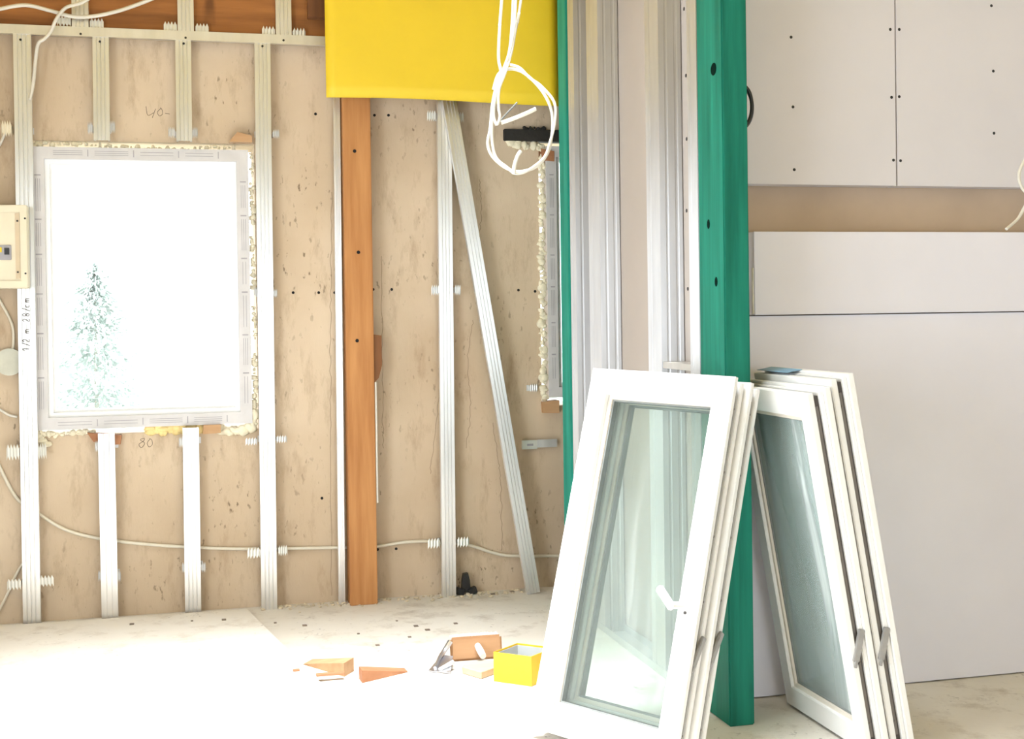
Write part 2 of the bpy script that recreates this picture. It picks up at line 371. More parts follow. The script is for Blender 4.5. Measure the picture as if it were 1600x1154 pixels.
# ---- window 2 (mostly behind the teal post)
f2 = (1.652,2.42,.90,2.09)
win2 = empty('window_2', ((f2[0]+f2[1])/2, WY, f2[2])); win2['kind'] = 'structure'
bm = B(); ringXZ(bm, f2, inset(f2,.05), WY-.02, WY+.06); obj('window_frame', bm, mFilm, win2)
bm = B(); ringXZ(bm, inset(f2,.05), inset(f2,.07), WY, WY+.06); obj('inner_frame', bm, mPVC, win2)
bm = B(); p = inset(f2,.07); box(bm, p[0],p[1],WY+.03,WY+.036,p[2],p[3]); obj('glass_pane', bm, mGlass, win2)
bm = B(); marks(bm, f2[0]+.004, f2[0]+.048, f2[2]+.05, f2[3]-.03, WY-.02); obj('film_print', bm, mPrint, win2)
bm = B(); foam(bm, [(f2[0]-.02,WY-.004,.88),(f2[0]-.022,WY-.004,1.3),(f2[0]-.02,WY-.003,1.7),(f2[0]-.018,WY-.004,2.05)], .017, 150)
foam(bm, [(1.475,WY,2.16),(1.49,WY-.003,2.11),(1.55,WY-.004,2.095),(1.63,WY-.002,2.09),(1.66,WY-.006,2.06)], .018, 220)
obj('foam_bead', bm, mFoam, win2, smooth=True)
a = onY(786,202,WY); b = onY(868,222,WY)
bm = B(); box(bm, a.x, 2.5, WY-.02, WY+.05, b.z, a.z, .003); foam(bm, [(1.55,WY-.01,a.z+.002),(1.6,WY-.012,a.z+.005),(1.65,WY-.01,a.z)], .012, 120)
tag(obj('lintel', bm, mTar), 'black bitumen-coated lintel bar above the narrow window behind the white cable coil', 'lintel')
def wedgeblock(name, m, px, Y, d, label, cat='wood block', bev=.002):
    """a small wooden block whose face outline is given in photo coordinates on the plane Y"""
    bm = B(); P = [onY(x,y,Y) for x,y in px]; n = len(P)
    f = [bm.verts.new(p) for p in P]; k = [bm.verts.new(p+Vector((0,d,0))) for p in P]
    bm.faces.new(f); bm.faces.new(k[::-1])
    for i in range(n): bm.faces.new((f[i],f[(i+1)%n],k[(i+1)%n],k[i]))
    return tag(obj(name, bm, m), label, cat)
wedgeblock('wood_block', mPine, [(848,628),(874,625),(874,645),(849,645)], WY-.03, .08, 'small pine packing block under the narrow window behind the teal post')
wedgeblock('wood_block', mPineR, [(846,232),(866,236),(866,252),(848,250)], WY-.025, .07, 'brown packing block at top of narrow window, under black lintel')
wedgeblock('wood_wedge', mPine, [(358,221),(371,206),(394,212),(394,222)], WY-.05, .05, 'pale split wood wedge at top right corner of the big window', 'wedge')
wedgeblock('wood_wedge', mPineR, [(136,676),(190,680),(188,694),(172,695),(146,690)], WY-.035, .06, 'reddish wood wedge under big window behind a short stud', 'wedge')
wedgeblock('wood_block', mPine, [(318,664),(345,663),(345,676),(317,678)], WY-.05, .09, 'pine block under the right end of the big window sill')

# ---- wall marks
for (x,y) in [(498,457),(523,457),(583,452),(612,452),(810,453),(836,455),(503,778),(529,779),(590,858),(619,857),(585,180),(607,180),(493,178),(458,457)]:
    bm = B(); c = onY(x,y,WY); disc(bm, (c.x,WY-.0012,c.z), .0065, (0,1,0), .004); obj('tie_hole', bm, mHole, wall_back)
def strokes(name, lines, Y, r, parent, s=1, m=None):
    bm = B()
    for l in lines:
        tube(bm, [onY(x,y,Y) for x,y in l], r, n=5, k=4)
    for v in bm.verts: v.co.y = Y+(v.co.y-Y)*.3
    return obj(name, bm, m or mInk, parent)
strokes('handwriting', [[(228,166),(231,180),(240,176)],[(243,170),(238,184)],[(252,169),(246,175),(249,181),(254,178),(253,171),(250,168)],[(258,177),(265,178)]], WY, .0013, wall_back)
strokes('handwriting', [[(226,684),(219,687),(226,692),(221,699),(217,694),(224,689),(226,685)],[(234,686),(230,692),(233,698),(238,694),(237,687),(233,685)]], WY, .0013, wall_back)
bm = B()
for l in [[(518,300),(517,420),(516,560),(517,700),(518,930)],[(597,400),(597,560),(599,700)],[(739,500),(731,560),(735,640),(728,700)],[(770,660),(779,720),(783,770),(784,860)],[(749,280),(752,330),(748,380)],[(690,560),(684,640),(672,740)]]:
    pts_ = smoothpts([onY(x,y,WY) for x,y in l], 14); tube(bm, [p+Vector((random.uniform(-.004,.004),0,0)) for p in pts_], .0013, n=5, k=2)
for v in bm.verts: v.co.y = WY+(v.co.y-WY)*.3
obj('crack', bm, mSeam, wall_back)

# ---- floor panel and rubble along the wall
P = [onZ(-60,994,.018), onZ(-60,1154,.018), onZ(590,1154,.018), onZ(500,1064,.018), onZ(386,950,.018)]
P[0].y = P[4].y = 5.745; P[0].x = -1.6; P[1] = Vector((-1.6, 3.6, .018)); P[2].y = 3.6; d = (P[3]-P[4]); P[2] = P[4]+d*((3.6-P[4].y)/d.y)
P = [P[0],P[1],P[2],P[4]]
bm = B(); hexa(bm, [Vector((p.x,p.y,0)) for p in P]+P, .0015)
tag(obj('floor_panel', bm, mSlab), 'large pale floor panel lying under the big window, ending in a slanted edge', 'floor panel')
bm = B()
for i in range(150):
    x = random.uniform(.3,1.55); y = 5.83-abs(random.gauss(0,.05)); s = random.uniform(.003,.012)
    v = bmesh.ops.create_icosphere(bm, subdivisions=1, radius=s)['verts']
    for w in v: w.co = Vector((w.co.x*random.uniform(.8,1.6),w.co.y,w.co.z*.6))+Vector((x,y,s*.35))
tag(obj('rubble', bm, mRub), 'crumbs of mortar and dust along the foot of the tan wall', 'rubble', kind='stuff')

# ---------------------------------------------------------------- rear wall studs
SY = WY-.075     # front face of the furring studs
def cd_path(w, d, g=.005):
    h = w/2
    return [(h-.008,d),(h,d-.001),(h,0),(h*.62,0),(h*.56,g),(h*.44,g),(h*.38,0),(h*.12,0),(h*.06,g),(-h*.06,g),(-h*.12,0),(-h*.38,0),(-h*.44,g),(-h*.56,g),(-h*.62,0),(-h,0),(-h,d-.001),(-h+.008,d)]
def stud(name, a, b, w, label, Y=SY, m=None, d=.028, path=None):
    """furring stud from pixel a (top, centre) to pixel b (bottom) on the plane Y, or from 3D points"""
    A = onY(*a,Y) if len(a)==2 else Vector(a); Bt = onY(*b,Y) if len(b)==2 else Vector(b)
    az = (A-Bt); L = az.length; az.normalize(); ax = az.cross(Vector((0,1,0))).normalized()*-1; ax = Vector((0,1,0)).cross(az).normalized()
    ay = az.cross(ax)
    bm = B(); ribbon(bm, path or cd_path(w,d), .0012, frame_of(Bt,ax,ay,az), L)
    o = obj(name, bm, m or mZinc); return tag(o, label, 'metal stud')
def base(x): # pixel y where the plane SY meets the floor at column x
    lo,hi = 800,1100
    for _ in range(40):
        md = (lo+hi)/2
        if onY(x,md,SY).z > 0: lo = md
        else: hi = md
    return lo
TB = 2.513; 
def zpix(x, z):
    lo,hi = -600,1100
    for _ in range(45):
        md = (lo+hi)/2
        if onY(x,md,SY).z > z: lo = md
        else: hi = md
    return lo
s_left = stud('metal_stud', (34,zpix(34,TB)), (50,base(50)), .068, 'full-height metal stud left of the big window, with handwriting on it')
stud('metal_stud', (157,zpix(157,TB)), (159,219), .064, 'short metal stud above the big window, left one of the pair')
stud('metal_stud', (286,zpix(286,TB)), (288,220), .064, 'short metal stud above the big window, right one of the pair')
stud('metal_stud', (410,zpix(410,TB)), (421,base(421)), .066, 'full-height metal stud right of the big window')
flat = lambda w: [(w/2-.008,.028),(w/2,.027),(w/2,0),(w*.2,0),(w*.17,.0012),(w*.13,0),(-w*.13,0),(-w*.17,.0012),(-w*.2,0),(-w/2,0),(-w/2,.027),(-w/2+.008,.028)]
stud('metal_stud', (166,677), (172,base(172)), .066, 'short smooth metal stud below the big window, left one of the pair', path=flat(.066))
stud('metal_stud', (298,668), (302,base(302)), .066, 'short metal stud below the big window, right one of the pair')
stud('metal_stud', (694,150), (702,base(702)), .062, 'upright metal stud below the yellow sheet, beside the slanting one')
a = onY(702,155,SY-.03); b = onY(834,916,SY-.06); b.z = .004
stud('metal_stud', a, b, .060, 'metal stud leaning at a slant below the yellow sheet')
stud('metal_stud', (525.5,100), (534.5,base(534.5)-1), .026, 'narrow steel upright edge-on beside the orange timber post', Y=SY+.012)
# upper row
ty = zpix(125,2.56)
for x,lab in ((125,'left one of three stubs'),(290,'middle one of three stubs'),(443,'right one of three stubs, beside yellow sheet')):
    A = onY(x,20,SY); stud('metal_stud', (A.x,SY,3.05), (A.x,SY,2.553), .066, 'metal stud stub above the horizontal rail, '+lab)
# horizontal rail
bm = B(); ribbon(bm, [(-.02,.03),(-.02,0),(.02,0),(.02,.03)], .0012, frame_of(Vector((-1.6,SY-.004,2.533)),Vector((0,0,1)),Vector((0,1,0)),Vector((1,0,0))), 2.6)
tag(obj('metal_rail', bm, mZinc), 'horizontal galvanised rail running above the big window to the yellow sheet', 'metal rail')
rail_screw = bpy.data.objects['metal_rail']
for x,y in [(32,62),(126,53),(156,65),(290,59),(287,68),(410,72),(443,63)]:
    p = onY(x,y,SY-.004); bm = B(); disc(bm, (p.x,SY-.0065,p.z), .005, (0,1,0), .003); o = obj('screw', bm, mScrew, rail_screw)
GL = {'1': [[(0,.7),(.35,1),(.35,0)]], '/': [[(0,-.1),(.5,1.1)]], '2': [[(0,.75),(.2,1),(.45,.8),(.35,.5),(0,0),(.5,0)]],
      'm': [[(0,0),(0,.6),(.05,.45),(.2,.6),(.3,.45),(.3,0)],[(.3,.45),(.45,.6),(.6,.45),(.6,0)]], '8': [[(.25,.5),(.0,.75),(.25,1),(.5,.75),(.0,.25),(.25,0),(.5,.25),(.25,.5)]],
      '9': [[(.45,.7),(.2,.5),(.02,.75),(.25,1),(.45,.75),(.4,0)]], 'c': [[(.4,.55),(.1,.5),(.0,.25),(.15,0),(.4,.1)]]}
def pencil(text, x, y, h, adv):
    """stroke lettering turned a quarter turn, running up the stud from photo point x, y"""
    L = []
    for ch in text:
        if ch != ' ':
            for st_ in GL[ch]: L.append([(x-h*v+random.uniform(-.3,.3), y-h*.85*u) for u,v in st_])
        y -= adv*(1.25 if ch == 'm' else .7 if ch in '/ ' else 1)
    return L
for tx, y in (('1/2',548),('m',520),('28/cm',502)): strokes('handwriting', pencil(tx, 45.5, y, 10, 8.2), SY-.0012, .0018, s_left)

# timbers at the top of the rear wall
a = onY(0,50,WY)
bm = B(); box(bm, -1.6, 1.3, WY-.04, WY-.002, 2.56, 2.765, .003); tag(obj('timber_beam', bm, mBrown), 'dark brown timber beam above the horizontal rail at the top left', 'timber beam')
bm = B(); box(bm, -1.6, 1.3, WY-.055, WY-.002, 2.77, 3.045, .004); tag(obj('timber_beam', bm, mBrown), 'upper brown timber beam at the very top edge behind the stud stubs', 'timber beam')
p = onY(480,31,WY-.06); bm = B(); box(bm, p.x, p.x+.2, WY-.10, WY-.058, p.z, 3.045, .004); tag(obj('timber_offcut', bm, mChunk), 'brown timber piece at the top, next to the left edge of yellow sheet', 'timber')

# ---------------------------------------------------------------- hanger brackets
def zig(bm, c, w, h, side, Y, teeth=4):
    """zigzag tab: sinuous toothed strip standing in the plane Y, growing to `side`"""
    n = teeth*2; t = .0016
    top = []; bot = []
    for i in range(n+1):
        x = c.x+side*w*i/n; k = h*.20*(1 if i%2 else -1)
        top.append((x, c.z+h/2+k)); bot.append((x, c.z-h/2+k))
    F_ = [[bm.verts.new((x,Y-(.0012 if i%2 else -.0012),z)) for i,(x,z) in enumerate(r)] for r in (top,bot)]
    K_ = [[bm.verts.new((x,Y-(.0012 if i%2 else -.0012)+t,z)) for i,(x,z) in enumerate(r)] for r in (top,bot)]
    for i in range(n):
        bm.faces.new((F_[0][i],F_[0][i+1],F_[1][i+1],F_[1][i])); bm.faces.new((K_[0][i+1],K_[0][i],K_[1][i],K_[1][i+1]))
        bm.faces.new((F_[0][i+1],F_[0][i],K_[0][i],K_[0][i+1])); bm.faces.new((F_[1][i],F_[1][i+1],K_[1][i+1],K_[1][i]))
    for i in (0,n): bm.faces.new((F_[0][i],F_[1][i],K_[1][i],K_[0][i]))
GRP = None
def hanger(cx, cy, half, left, right, label, tw=.055, th=.036, m=None, Y=None):
    """U-shaped hanger behind a stud: back plate on the wall and tabs bent outward; left/right = (dx,dy) px centre of each tab or None"""
    Y = SY+.002 if Y is None else Y; m = m or mTab; half += .003
    c = onY(cx,cy,WY); t = empty('hanger_bracket', (c.x,WY,c.z), label, 'hanger bracket')
    bm = B(); q = onY(cx,cy,Y); box(bm, q.x-half, q.x+half, WY-.0025, WY-.0003, q.z-.014, q.z+.014); obj('back_plate', bm, mZincD, t)
    for sd,v in ((-1,left),(1,right)):
        if v is None: continue
        e = onY(cx+sd*half/.00288+v[0], cy+v[1], Y)
        bm = B(); box(bm, e.x-.001, e.x+.001, Y, WY-.003, e.z-th*.35, e.z+th*.35)
        zig(bm, e, tw*v[2] if len(v)>2 else tw, th, sd, Y); obj('tab', bm, m, t)
    return t
Z = (0,0)
hanger(125,35,.034,(-2,-2),(3,2),'zigzag hanger bracket above the rail on the left stud stub')
hanger(290,44,.034,(-1,-1),(3,1),'zigzag hanger bracket above the rail on the middle stud stub')
hanger(443,50,.034,(-1,0),(2,2),'zigzag hanger bracket above the rail on the right stud stub')
hanger(35,201,.036,(-4,0,.7),None,'short zigzag hanger bracket on left stud above the meter box', th=.05, m=mCream)
hanger(158,200,.034,(-1,0,.35),(1,-2,.4),'small dull hanger bracket on the left stud above big window', m=mZincD, th=.04)
hanger(287,207,.034,(-1,0,.5),(1,0,.4),'small dull hanger bracket on the right stud above big window', m=mZincD, th=.036)
hanger(412,207,.034,None,(2,2,.5),'small dull hanger bracket high on the stud right of window', m=mZincD, th=.03)
hanger(414,458,.036,(1,-2,.25),(0,0,.3),'hanger bracket halfway up the stud right of window', m=mZincD, th=.03)
hanger(418,687,.036,(-3,2,.9),(1,-1,.8),'dull hanger bracket on right-hand window stud at sill height', m=mZincD, th=.026)
hanger(45,706,.036,(-2,0,.9),(-1,-1,.7),'hanger bracket on left stud just below sill height', th=.05)
hanger(169,697,.036,(0,0,.35),None,'small hanger bracket on short smooth stud under the sill', m=mZincD)
hanger(300,690,.036,(0,0,.35),None,'small hanger bracket on right short stud under the sill', m=mZincD)
hanger(48,910,.036,(-2,2),(1,-2),'bright zigzag hanger bracket near the floor on left stud')
hanger(171,899,.036,(2,0,.3),(-2,1,.3),'small hanger bracket near the floor on short smooth stud', m=mZincD, th=.036)
hanger(303,886,.036,(2,0,.35),(-2,0,.35),'small hanger bracket near the floor on right short stud', m=mZincD, th=.034)
hanger(420,862,.036,(0,1),(2,-2,.7),'zigzag hanger bracket near the floor on stud right of window')
hanger(696,181,.034,(-2,0,.75),(3,2,.7),'zigzag hanger bracket just under the yellow sheet on upright stud')
hanger(698,453,.034,(2,0,.7),(0,0,.5),'dull hanger bracket halfway up the stud below yellow sheet', m=mZincD)
hanger(701,848,.034,(-1,0),(1,-1),'zigzag hanger bracket near the floor on stud below yellow sheet')
hanger(829,606,.012,None,(-6,0,.7),'tiny dull bracket on wall left of the narrow window', m=mZincD, th=.028, Y=WY-.02)
# flat perforated bracket on the wall at right
a = onY(813,688,WY); b = onY(868,698,WY)
t = empty('wall_bracket', (a.x,WY,b.z), 'flat white perforated bracket on the wall between slanting stud and teal post', 'bracket')
bm = B(); box(bm, a.x, a.x+.075, WY-.03, WY-.027, b.z-.002, a.z+.003, .001); box(bm, a.x+.005, a.x+.008, WY-.027, WY, b.z, a.z); obj('plate', bm, mTab, t)
bm = B(); box(bm, a.x+.075, b.x, WY-.029, WY-.027, b.z+.004, a.z+.004); obj('arm', bm, mZincD, t)
bm = B(); box(bm, a.x+.025, a.x+.055, WY-.0312, WY-.0298, (a.z+b.z)/2-.005, (a.z+b.z)/2+.005); obj('slot', bm, mPrint, t)

# ---------------------------------------------------------------- orange post and neighbours
PYF = WY-.115
a = onY(541,500,PYF); b = onY(584,500,PYF)
a0 = onY(548,940,PYF); b0 = onY(590,940,PYF); xl,xr = (a.x+a0.x)/2-.002,(b.x+b0.x)/2
bm = B(); box(bm, xl, xr, PYF, WY-.024, 0, 2.505, .003)
post = tag(obj('timber_post', bm, mOrange), 'orange-brown timber post standing against the tan wall under the yellow sheet', 'timber post')
for x,y in [(560,394),(558,532),(554,236)]:
    c = onY(x,y,PYF); bm = B(); disc(bm, (c.x,PYF-.0012,c.z), .008, (0,1,0), .003); obj('knot', bm, mHole, post)
P = [(582,522),(596,524),(597,570),(592,590),(583,600)]
wedgeblock('wood_chunk', mChunk, P, PYF+.01, .05, 'dark brown wood chunk fixed to the right side of the orange post', 'wood block')
bm = B(); tube(bm, [onY(587,597,PYF+.008)]+[onY(588,650,PYF+.008),onY(589,720,PYF+.008),onY(590,785,PYF+.008)], .0045)
tag(obj('white_rod', bm, mCable), 'thin white rod hanging along right side of the orange post', 'rod')

# ---------------------------------------------------------------- yellow sheet
YY = 5.60
a = onY(510,152,YY); b = onY(872,164,YY); bm = B(); nx,nz = 24,14; t = .006
G = []
for s in (0,1):
    g = []
    for i in range(nx+1):
        u = i/nx; col_ = []
        for j in range(nz+1):
            v = j/nz; zb = a.z+(b.z-a.z)*u + .006*math.sin(u*5)*(1-v)
            z = zb+(3.03-zb)*v; y = YY + s*t - .018*(1-v)**3*math.sin(u*3.1) + .010*math.sin(u*4+v*2)
            col_.append(bm.verts.new((a.x+(b.x-a.x)*u, y, z)))
        g.append(col_)
    G.append(g)
for i in range(nx):
    for j in range(nz):
        bm.faces.new((G[0][i][j],G[0][i+1][j],G[0][i+1][j+1],G[0][i][j+1])); bm.faces.new((G[1][i+1][j],G[1][i][j],G[1][i][j+1],G[1][i+1][j+1]))
for i in range(nx):
    for j in (0,nz): bm.faces.new((G[0][i][j],G[0][i+1][j],G[1][i+1][j],G[1][i][j]))
for j in range(nz):
    for i in (0,nx): bm.faces.new((G[0][i][j],G[0][i][j+1],G[1][i][j+1],G[1][i][j]))
tag(obj('yellow_sheet', bm, mYellow, smooth=True), 'bright yellow sheet hanging at the top centre in front of the studs', 'sheet')

# ---------------------------------------------------------------- electrical box, junction box, cables
BY = 5.70
a = onY(42,320,BY); b = onY(42,450,BY); x1 = a.x
t = empty('meter_box', (x1-.15,BY,b.z), 'cream electrical meter box at the left edge, left of big window', 'meter box')
bm = B(); box(bm, x1-.34, x1, BY, SY-.002, b.z, a.z, .004); obj('housing', bm, mCream, t)
bm = B(); ringXZ(bm, (x1-.335,x1-.002,b.z+.003,a.z-.003), (x1-.32,x1-.028,b.z+.03,a.z-.03), BY-.008, BY+.002); obj('rim', bm, mCream, t)
bm = B(); box(bm, x1-.048, x1-.030, BY-.003, BY+.001, b.z+.04, a.z-.035); obj('hinge_strip', bm, mCreamD, t)
p = onY(8,394,BY); bm = B(); box(bm, p.x-.10, p.x+.025, BY-.005, BY+.001, p.z-.032, p.z+.03, .002); w = obj('breaker_window', bm, mPrint, t)
bm = B(); box(bm, p.x-.002, p.x+.017, BY-.009, BY-.004, p.z-.01, p.z+.018); obj('switch', bm, mBlack, w)
bm = B(); box(bm, p.x-.03, p.x-.012, BY-.008, BY-.004, p.z+.0, p.z+.02); tag(obj('switch', bm, mYellow, w), 'yellow switch')
for x,y in ((39,341),(40,427),(27,345),(28,425)):
    p = onY(x,y,BY-.008); bm = B(); disc(bm, (p.x,BY-.0105,p.z), .004, (0,1,0), .004); obj('screw', bm, mScrew, t)
p = onY(16,565,WY); bm = B(); disc(bm, (p.x,WY-.03,p.z), .058, (0,1,0), .028, 28); 
tag(obj('junction_box', bm, simple('grey_plastic',(.55,.54,.45),.5)), 'round grey junction box on the wall half behind the left stud', 'junction box')

def cable(pts, r, label, Y=WY-.012, m=None, name='cable', cat='cable', extra=None):
    bm = B(); tube(bm, [onY(p[0],p[1],p[2] if len(p)>2 else Y) for p in pts], r)
    return tag(obj(name, bm, m or mCable, smooth=True), label, cat)
W_ = WY-.012
cable([(-30,660),(0,730),(22,772),(40,790),(60,802),(100,826),(150,840),(230,850),(330,856),(410,857),(480,856),(531,855),(545,855),(565,856),(592,853),(640,846),(690,846),(735,852),(770,863),(800,868),(870,868),(905,870)], .0075, 'long cream cable sagging along the lower wall behind the studs', m=mCableG)
cable([(-20,985),(0,950),(14,922),(26,895),(38,876)], .006, 'short cream cable looping up beside the left stud near the floor', m=mCableG)
cable([(-20,440),(0,470),(16,500),(21,520),(20,546)], .006, 'thin cable running from the meter box down to the round junction box', m=mCableG)
cable([(-20,632),(0,640),(14,648),(27,651)], .006, 'stub of white cable entering behind left stud below the junction box')
cable([(-10,238),(0,225),(6,212),(10,203)], .006, 'short white cable rising to the bracket above the meter box')
T_ = SY-.03
cable([(-25,20,T_),(0,14,T_),(40,8,T_),(80,17,T_),(115,26,T_),(148,25,WY-.10),(185,17,WY-.10),(220,5,WY-.10),(252,-8,WY-.10)], .0085, 'white cable sagging across the brown beam at the top left')
cable([(150,-10,T_-.03),(128,4,T_-.03),(103,12,T_-.03),(88,30,T_-.03),(80,48,T_-.02),(70,60,T_-.02),(60,68,T_-.01),(56,90,T_),(52,130,T_),(47,155,T_)], .0075, 'white cable hanging over the horizontal rail at the top left')
# coil of white cable hanging in front of the yellow sheet
CYD = 3.75
coil = empty('cable_coil', onY(812,260,CYD), 'coil of white electrical cable hanging from above in front of the yellow sheet', 'cable coil')
def strand(pts, r=.0068, m=None):
    bm = B(); tube(bm, [onY(x,y,CYD+dz) for x,y,dz in pts], r*.8); obj('strand', bm, m or mCable, coil, smooth=True)
def up(x,y,dz): 
    p = onY(x,y,CYD+dz); return p
def hang(pts, r=.0068):
    P = [onY(x,y,CYD+dz) for x,y,dz in pts]; P = [P[0]+(P[0]-P[1])*((3.045-P[0].z)/(P[0].z-P[1].z))]+P; r = r*.70
    bm = B(); tube(bm, P, r); obj('strand', bm, mCable, coil, smooth=True)
hang([(784,0,0),(781,40,0),(779,90,0),(783,118,-.01),(775,150,-.01),(771,180,0),(776,196,0)])
hang([(802,0,.01),(800,40,.01),(796,80,.01),(788,105,0),(778,128,0),(770,160,0),(766,200,0),(762,225,0),(770,245,0),(790,262,0),(812,268,0),(838,260,0),(856,238,0),(863,205,0),(862,175,0),(852,150,0),(835,128,0),(815,112,0),(795,108,.01),(779,116,.012),(771,140,.01)], .0066)
hang([(806,0,-.01),(804,35,-.01),(799,70,-.01),(791,98,-.01),(783,122,-.012),(774,150,-.012),(769,190,-.012),(769,220,-.012),(775,246,-.012),(793,262,-.014),(806,271,-.016),(825,266,-.012),(850,246,-.012),(860,220,-.012),(867,190,-.012),(866,160,-.012),(846,135,-.012),(828,122,-.01),(812,106,-.01),(797,101,-.01)], .0062)
hang([(814,0,.0),(811,20,.0),(805,50,.005),(799,82,.004),(790,112,-.02),(780,140,-.02),(779,168,-.02),(781,182,-.02),(777,194,-.02),(772,185,-.02),(771,165,-.02)], .006)
strand([(783,192,-.01),(800,186,-.015),(820,178,-.02),(837,170,-.02)], .0075)
strand([(803,272,-.02),(804,258,-.025),(809,243,-.025),(814,236,-.025)], .0075)
strand([(782,188,.02),(793,176,.02),(808,160,.02)], .003, mGasket)
# black cable coil behind the green post and white cable at the right edge
bm = B()
c = onY(1169,165,3.74)
for k in range(3):
    tube(bm, [Vector((PX2+.0058+(.030+.006*k)*math.sin(q), 3.745+.012*k, c.z+(.062+.003*k)*math.cos(q))) for q in [math.pi*i/12 for i in range(13)]], .0062, n=7, k=3)
tag(obj('black_cable_loop', bm, mBlack, smooth=True), 'black cable loop sticking out behind the right side of the dark green post', 'cable')
C3 = 3.6
cable([(1640,215,C3),(1612,238,C3),(1600,252,C3),(1592,272,C3),(1595,290,C3),(1606,302,C3),(1630,306,C3)], .005, 'white cable loop at the right edge over the upper plasterboard', Y=C3)
cable([(1640,290,C3),(1610,310,C3),(1600,325,C3),(1590,342,C3),(1572,358,C3-.01)], .005, 'white cable end dangling at the right edge over the beige band', Y=C3)
for k in (2,1):
    pass

# ---------------------------------------------------------------- right wall: plasterboards
def board(name, x0, x1, z0, z1, y0, y1, m, label, screws=()):
    bm = B(); box(bm, x0, x1, y0, y1, z0, z1, .0015); o = tag(obj(name, bm, m), label, 'plasterboard')
    for s in screws:
        p = onY(s[0],s[1],y0); bm = B(); disc(bm, (p.x,y0-.0008,p.z), .0052, (0,1,0), .003); obj('screw', bm, mScrew, o)
    return o
xj = onY(1401,200,RY).x
board('plasterboard', PX2+.005, xj-.003, 1.722, 3.04, RY, RY+.073, mBoardDim, 'upper plasterboard left of the vertical joint, beside the green post', [(1236,58),(1239,167),(1241,265),(1391,46),(1393,152),(1396,250)])
board('plasterboard', xj+.003, 4.0, 1.722, 3.04, RY+.002, RY+.073, mBoardDim, 'upper plasterboard right of the vertical joint', [(1405,46),(1405,151),(1407,251),(1549,9),(1552,111),(1553,208)])
a = onY(1176,362,RY); b = onY(1178,492,RY)
z1_ = a.z; z0_ = b.z
tb = board('plasterboard', onY(1176.5,430,RY).x, 4.0, z0_, z1_, RY-.012, RY+.073, mBoardLit, 'narrow white plasterboard strip right under the beige band')
board('plasterboard', PX2+.005, 4.0, .004, z0_-.004, RY, RY+.073, mBoardLit, 'big white plasterboard covering the lower wall behind the stacked sashes')
bm = B(); q = onY(1176.5,430,RY).x; box(bm, q-.004, q-.0002, RY-.008, RY+.004, z0_+.003, z1_-.12, .001); obj('torn_edge', bm, mBoardEdge, tb)
bm = B(); box(bm, xj-.003, xj+.003, RY+.012, RY+.029, 1.722, 3.04); tag(obj('joint_strip', bm, mBoardEdge), 'thin vertical joint strip between the two upper plasterboards', 'joint strip')

# ---------------------------------------------------------------- partition
bm = B(); box(bm, PX, PX2, 3.70, 3.90, 0, 3.045, .004)
gp = tag(obj('timber_post', bm, mGreen), 'thick green-stained timber post at the near end of the stud partition', 'timber post')
p = onX(1115,108,PX); bm = B(); v = bmesh.ops.create_icosphere(bm, subdivisions=3, radius=1)['verts']
for w in v: w.co = Vector((PX+w.co.x*.004, p.y+w.co.y*.022, p.z+w.co.z*.020))
tag(obj('knot', bm, simple('dark_knot',(.002,.012,.008),.95,spec=.05), gp, smooth=True), 'dark knot')
for x,y in ((1119,440),(1107,350)):
    p = onX(x,y,PX); bm = B(); v = bmesh.ops.create_icosphere(bm, subdivisions=2, radius=1)['verts']
    for w in v: w.co = Vector((PX+w.co.x*.002, p.y+w.co.y*.012, p.z+w.co.z*.016))
    obj('knot', bm, mGasket if 0 else bpy.data.materials['dark_knot'], gp, smooth=True)
bm = B(); box(bm, PX, PX2, 5.375, 5.50, 0, 3.045, .003)
tag(obj('timber_post', bm, mTeal), 'slim teal-stained timber post at the far end of the stud partition', 'timber post')
def cstud(y0, y1, label):
    """C-shaped partition stud: web towards the camera, flange on the left face"""
    w = PX2-PX; c = (PX+PX2)/2; d = y1-y0; h = w/2
    path = [(-h+.012,d),(-h,d),(-h,d*.72),(-h+.002,d*.68),(-h+.002,d*.6),(-h,d*.56),(-h,.0),(-h*.5,0),(-h*.42,.003),(-h*.3,.003),(-h*.22,0),(h*.35,0),(h*.43,.003),(h*.6,.003),(h*.68,0),(h,0),(h,d),(h-.012,d)]
    bm = B(); ribbon(bm, path, .0012, frame_of(Vector((c,y0,.004)),Vector((1,0,0)),Vector((0,1,0)),Vector((0,0,1))), 3.036)
    return tag(obj('metal_stud', bm, mZincP), label, 'metal stud')
cstud(3.905, 3.985, 'partition stud fixed right against the near green post')
cstud(4.25, 4.385, 'wide partition stud, second back from the green post')
cstud(4.93, 5.08, 'wide partition stud, third back from the green post')
cstud(5.262, 5.345, 'partition stud next to the slim teal post')
p = onX(1083,575,PX); bm = B(); box(bm, PX+.002, PX2-.002, 3.99, 4.245, p.z-.01, p.z+.012); tag(obj('noggin', bm, mZinc), 'short horizontal metal cross piece between green post and next stud', 'metal rail')
bm = B(); ribbon(bm, [(-.044,.03),(-.044,.0015),(.044,.0015),(.044,.03)], .0012, frame_of(Vector(((PX+PX2)/2,5.375,0)),Vector((1,0,0)),Vector((0,0,1)),Vector((0,-1,0))), 1.47)
tag(obj('metal_rail', bm, mZincD), 'galvanised floor rail under the partition studs', 'metal rail')
bm = B(); box(bm, PX2+.004, PX2+.0165, RY+.135, 5.5, .01, 3.04)
pb = tag(obj('plasterboard', bm, mBoardBack), 'plasterboard screwed on the far side of the partition studs', 'plasterboard')
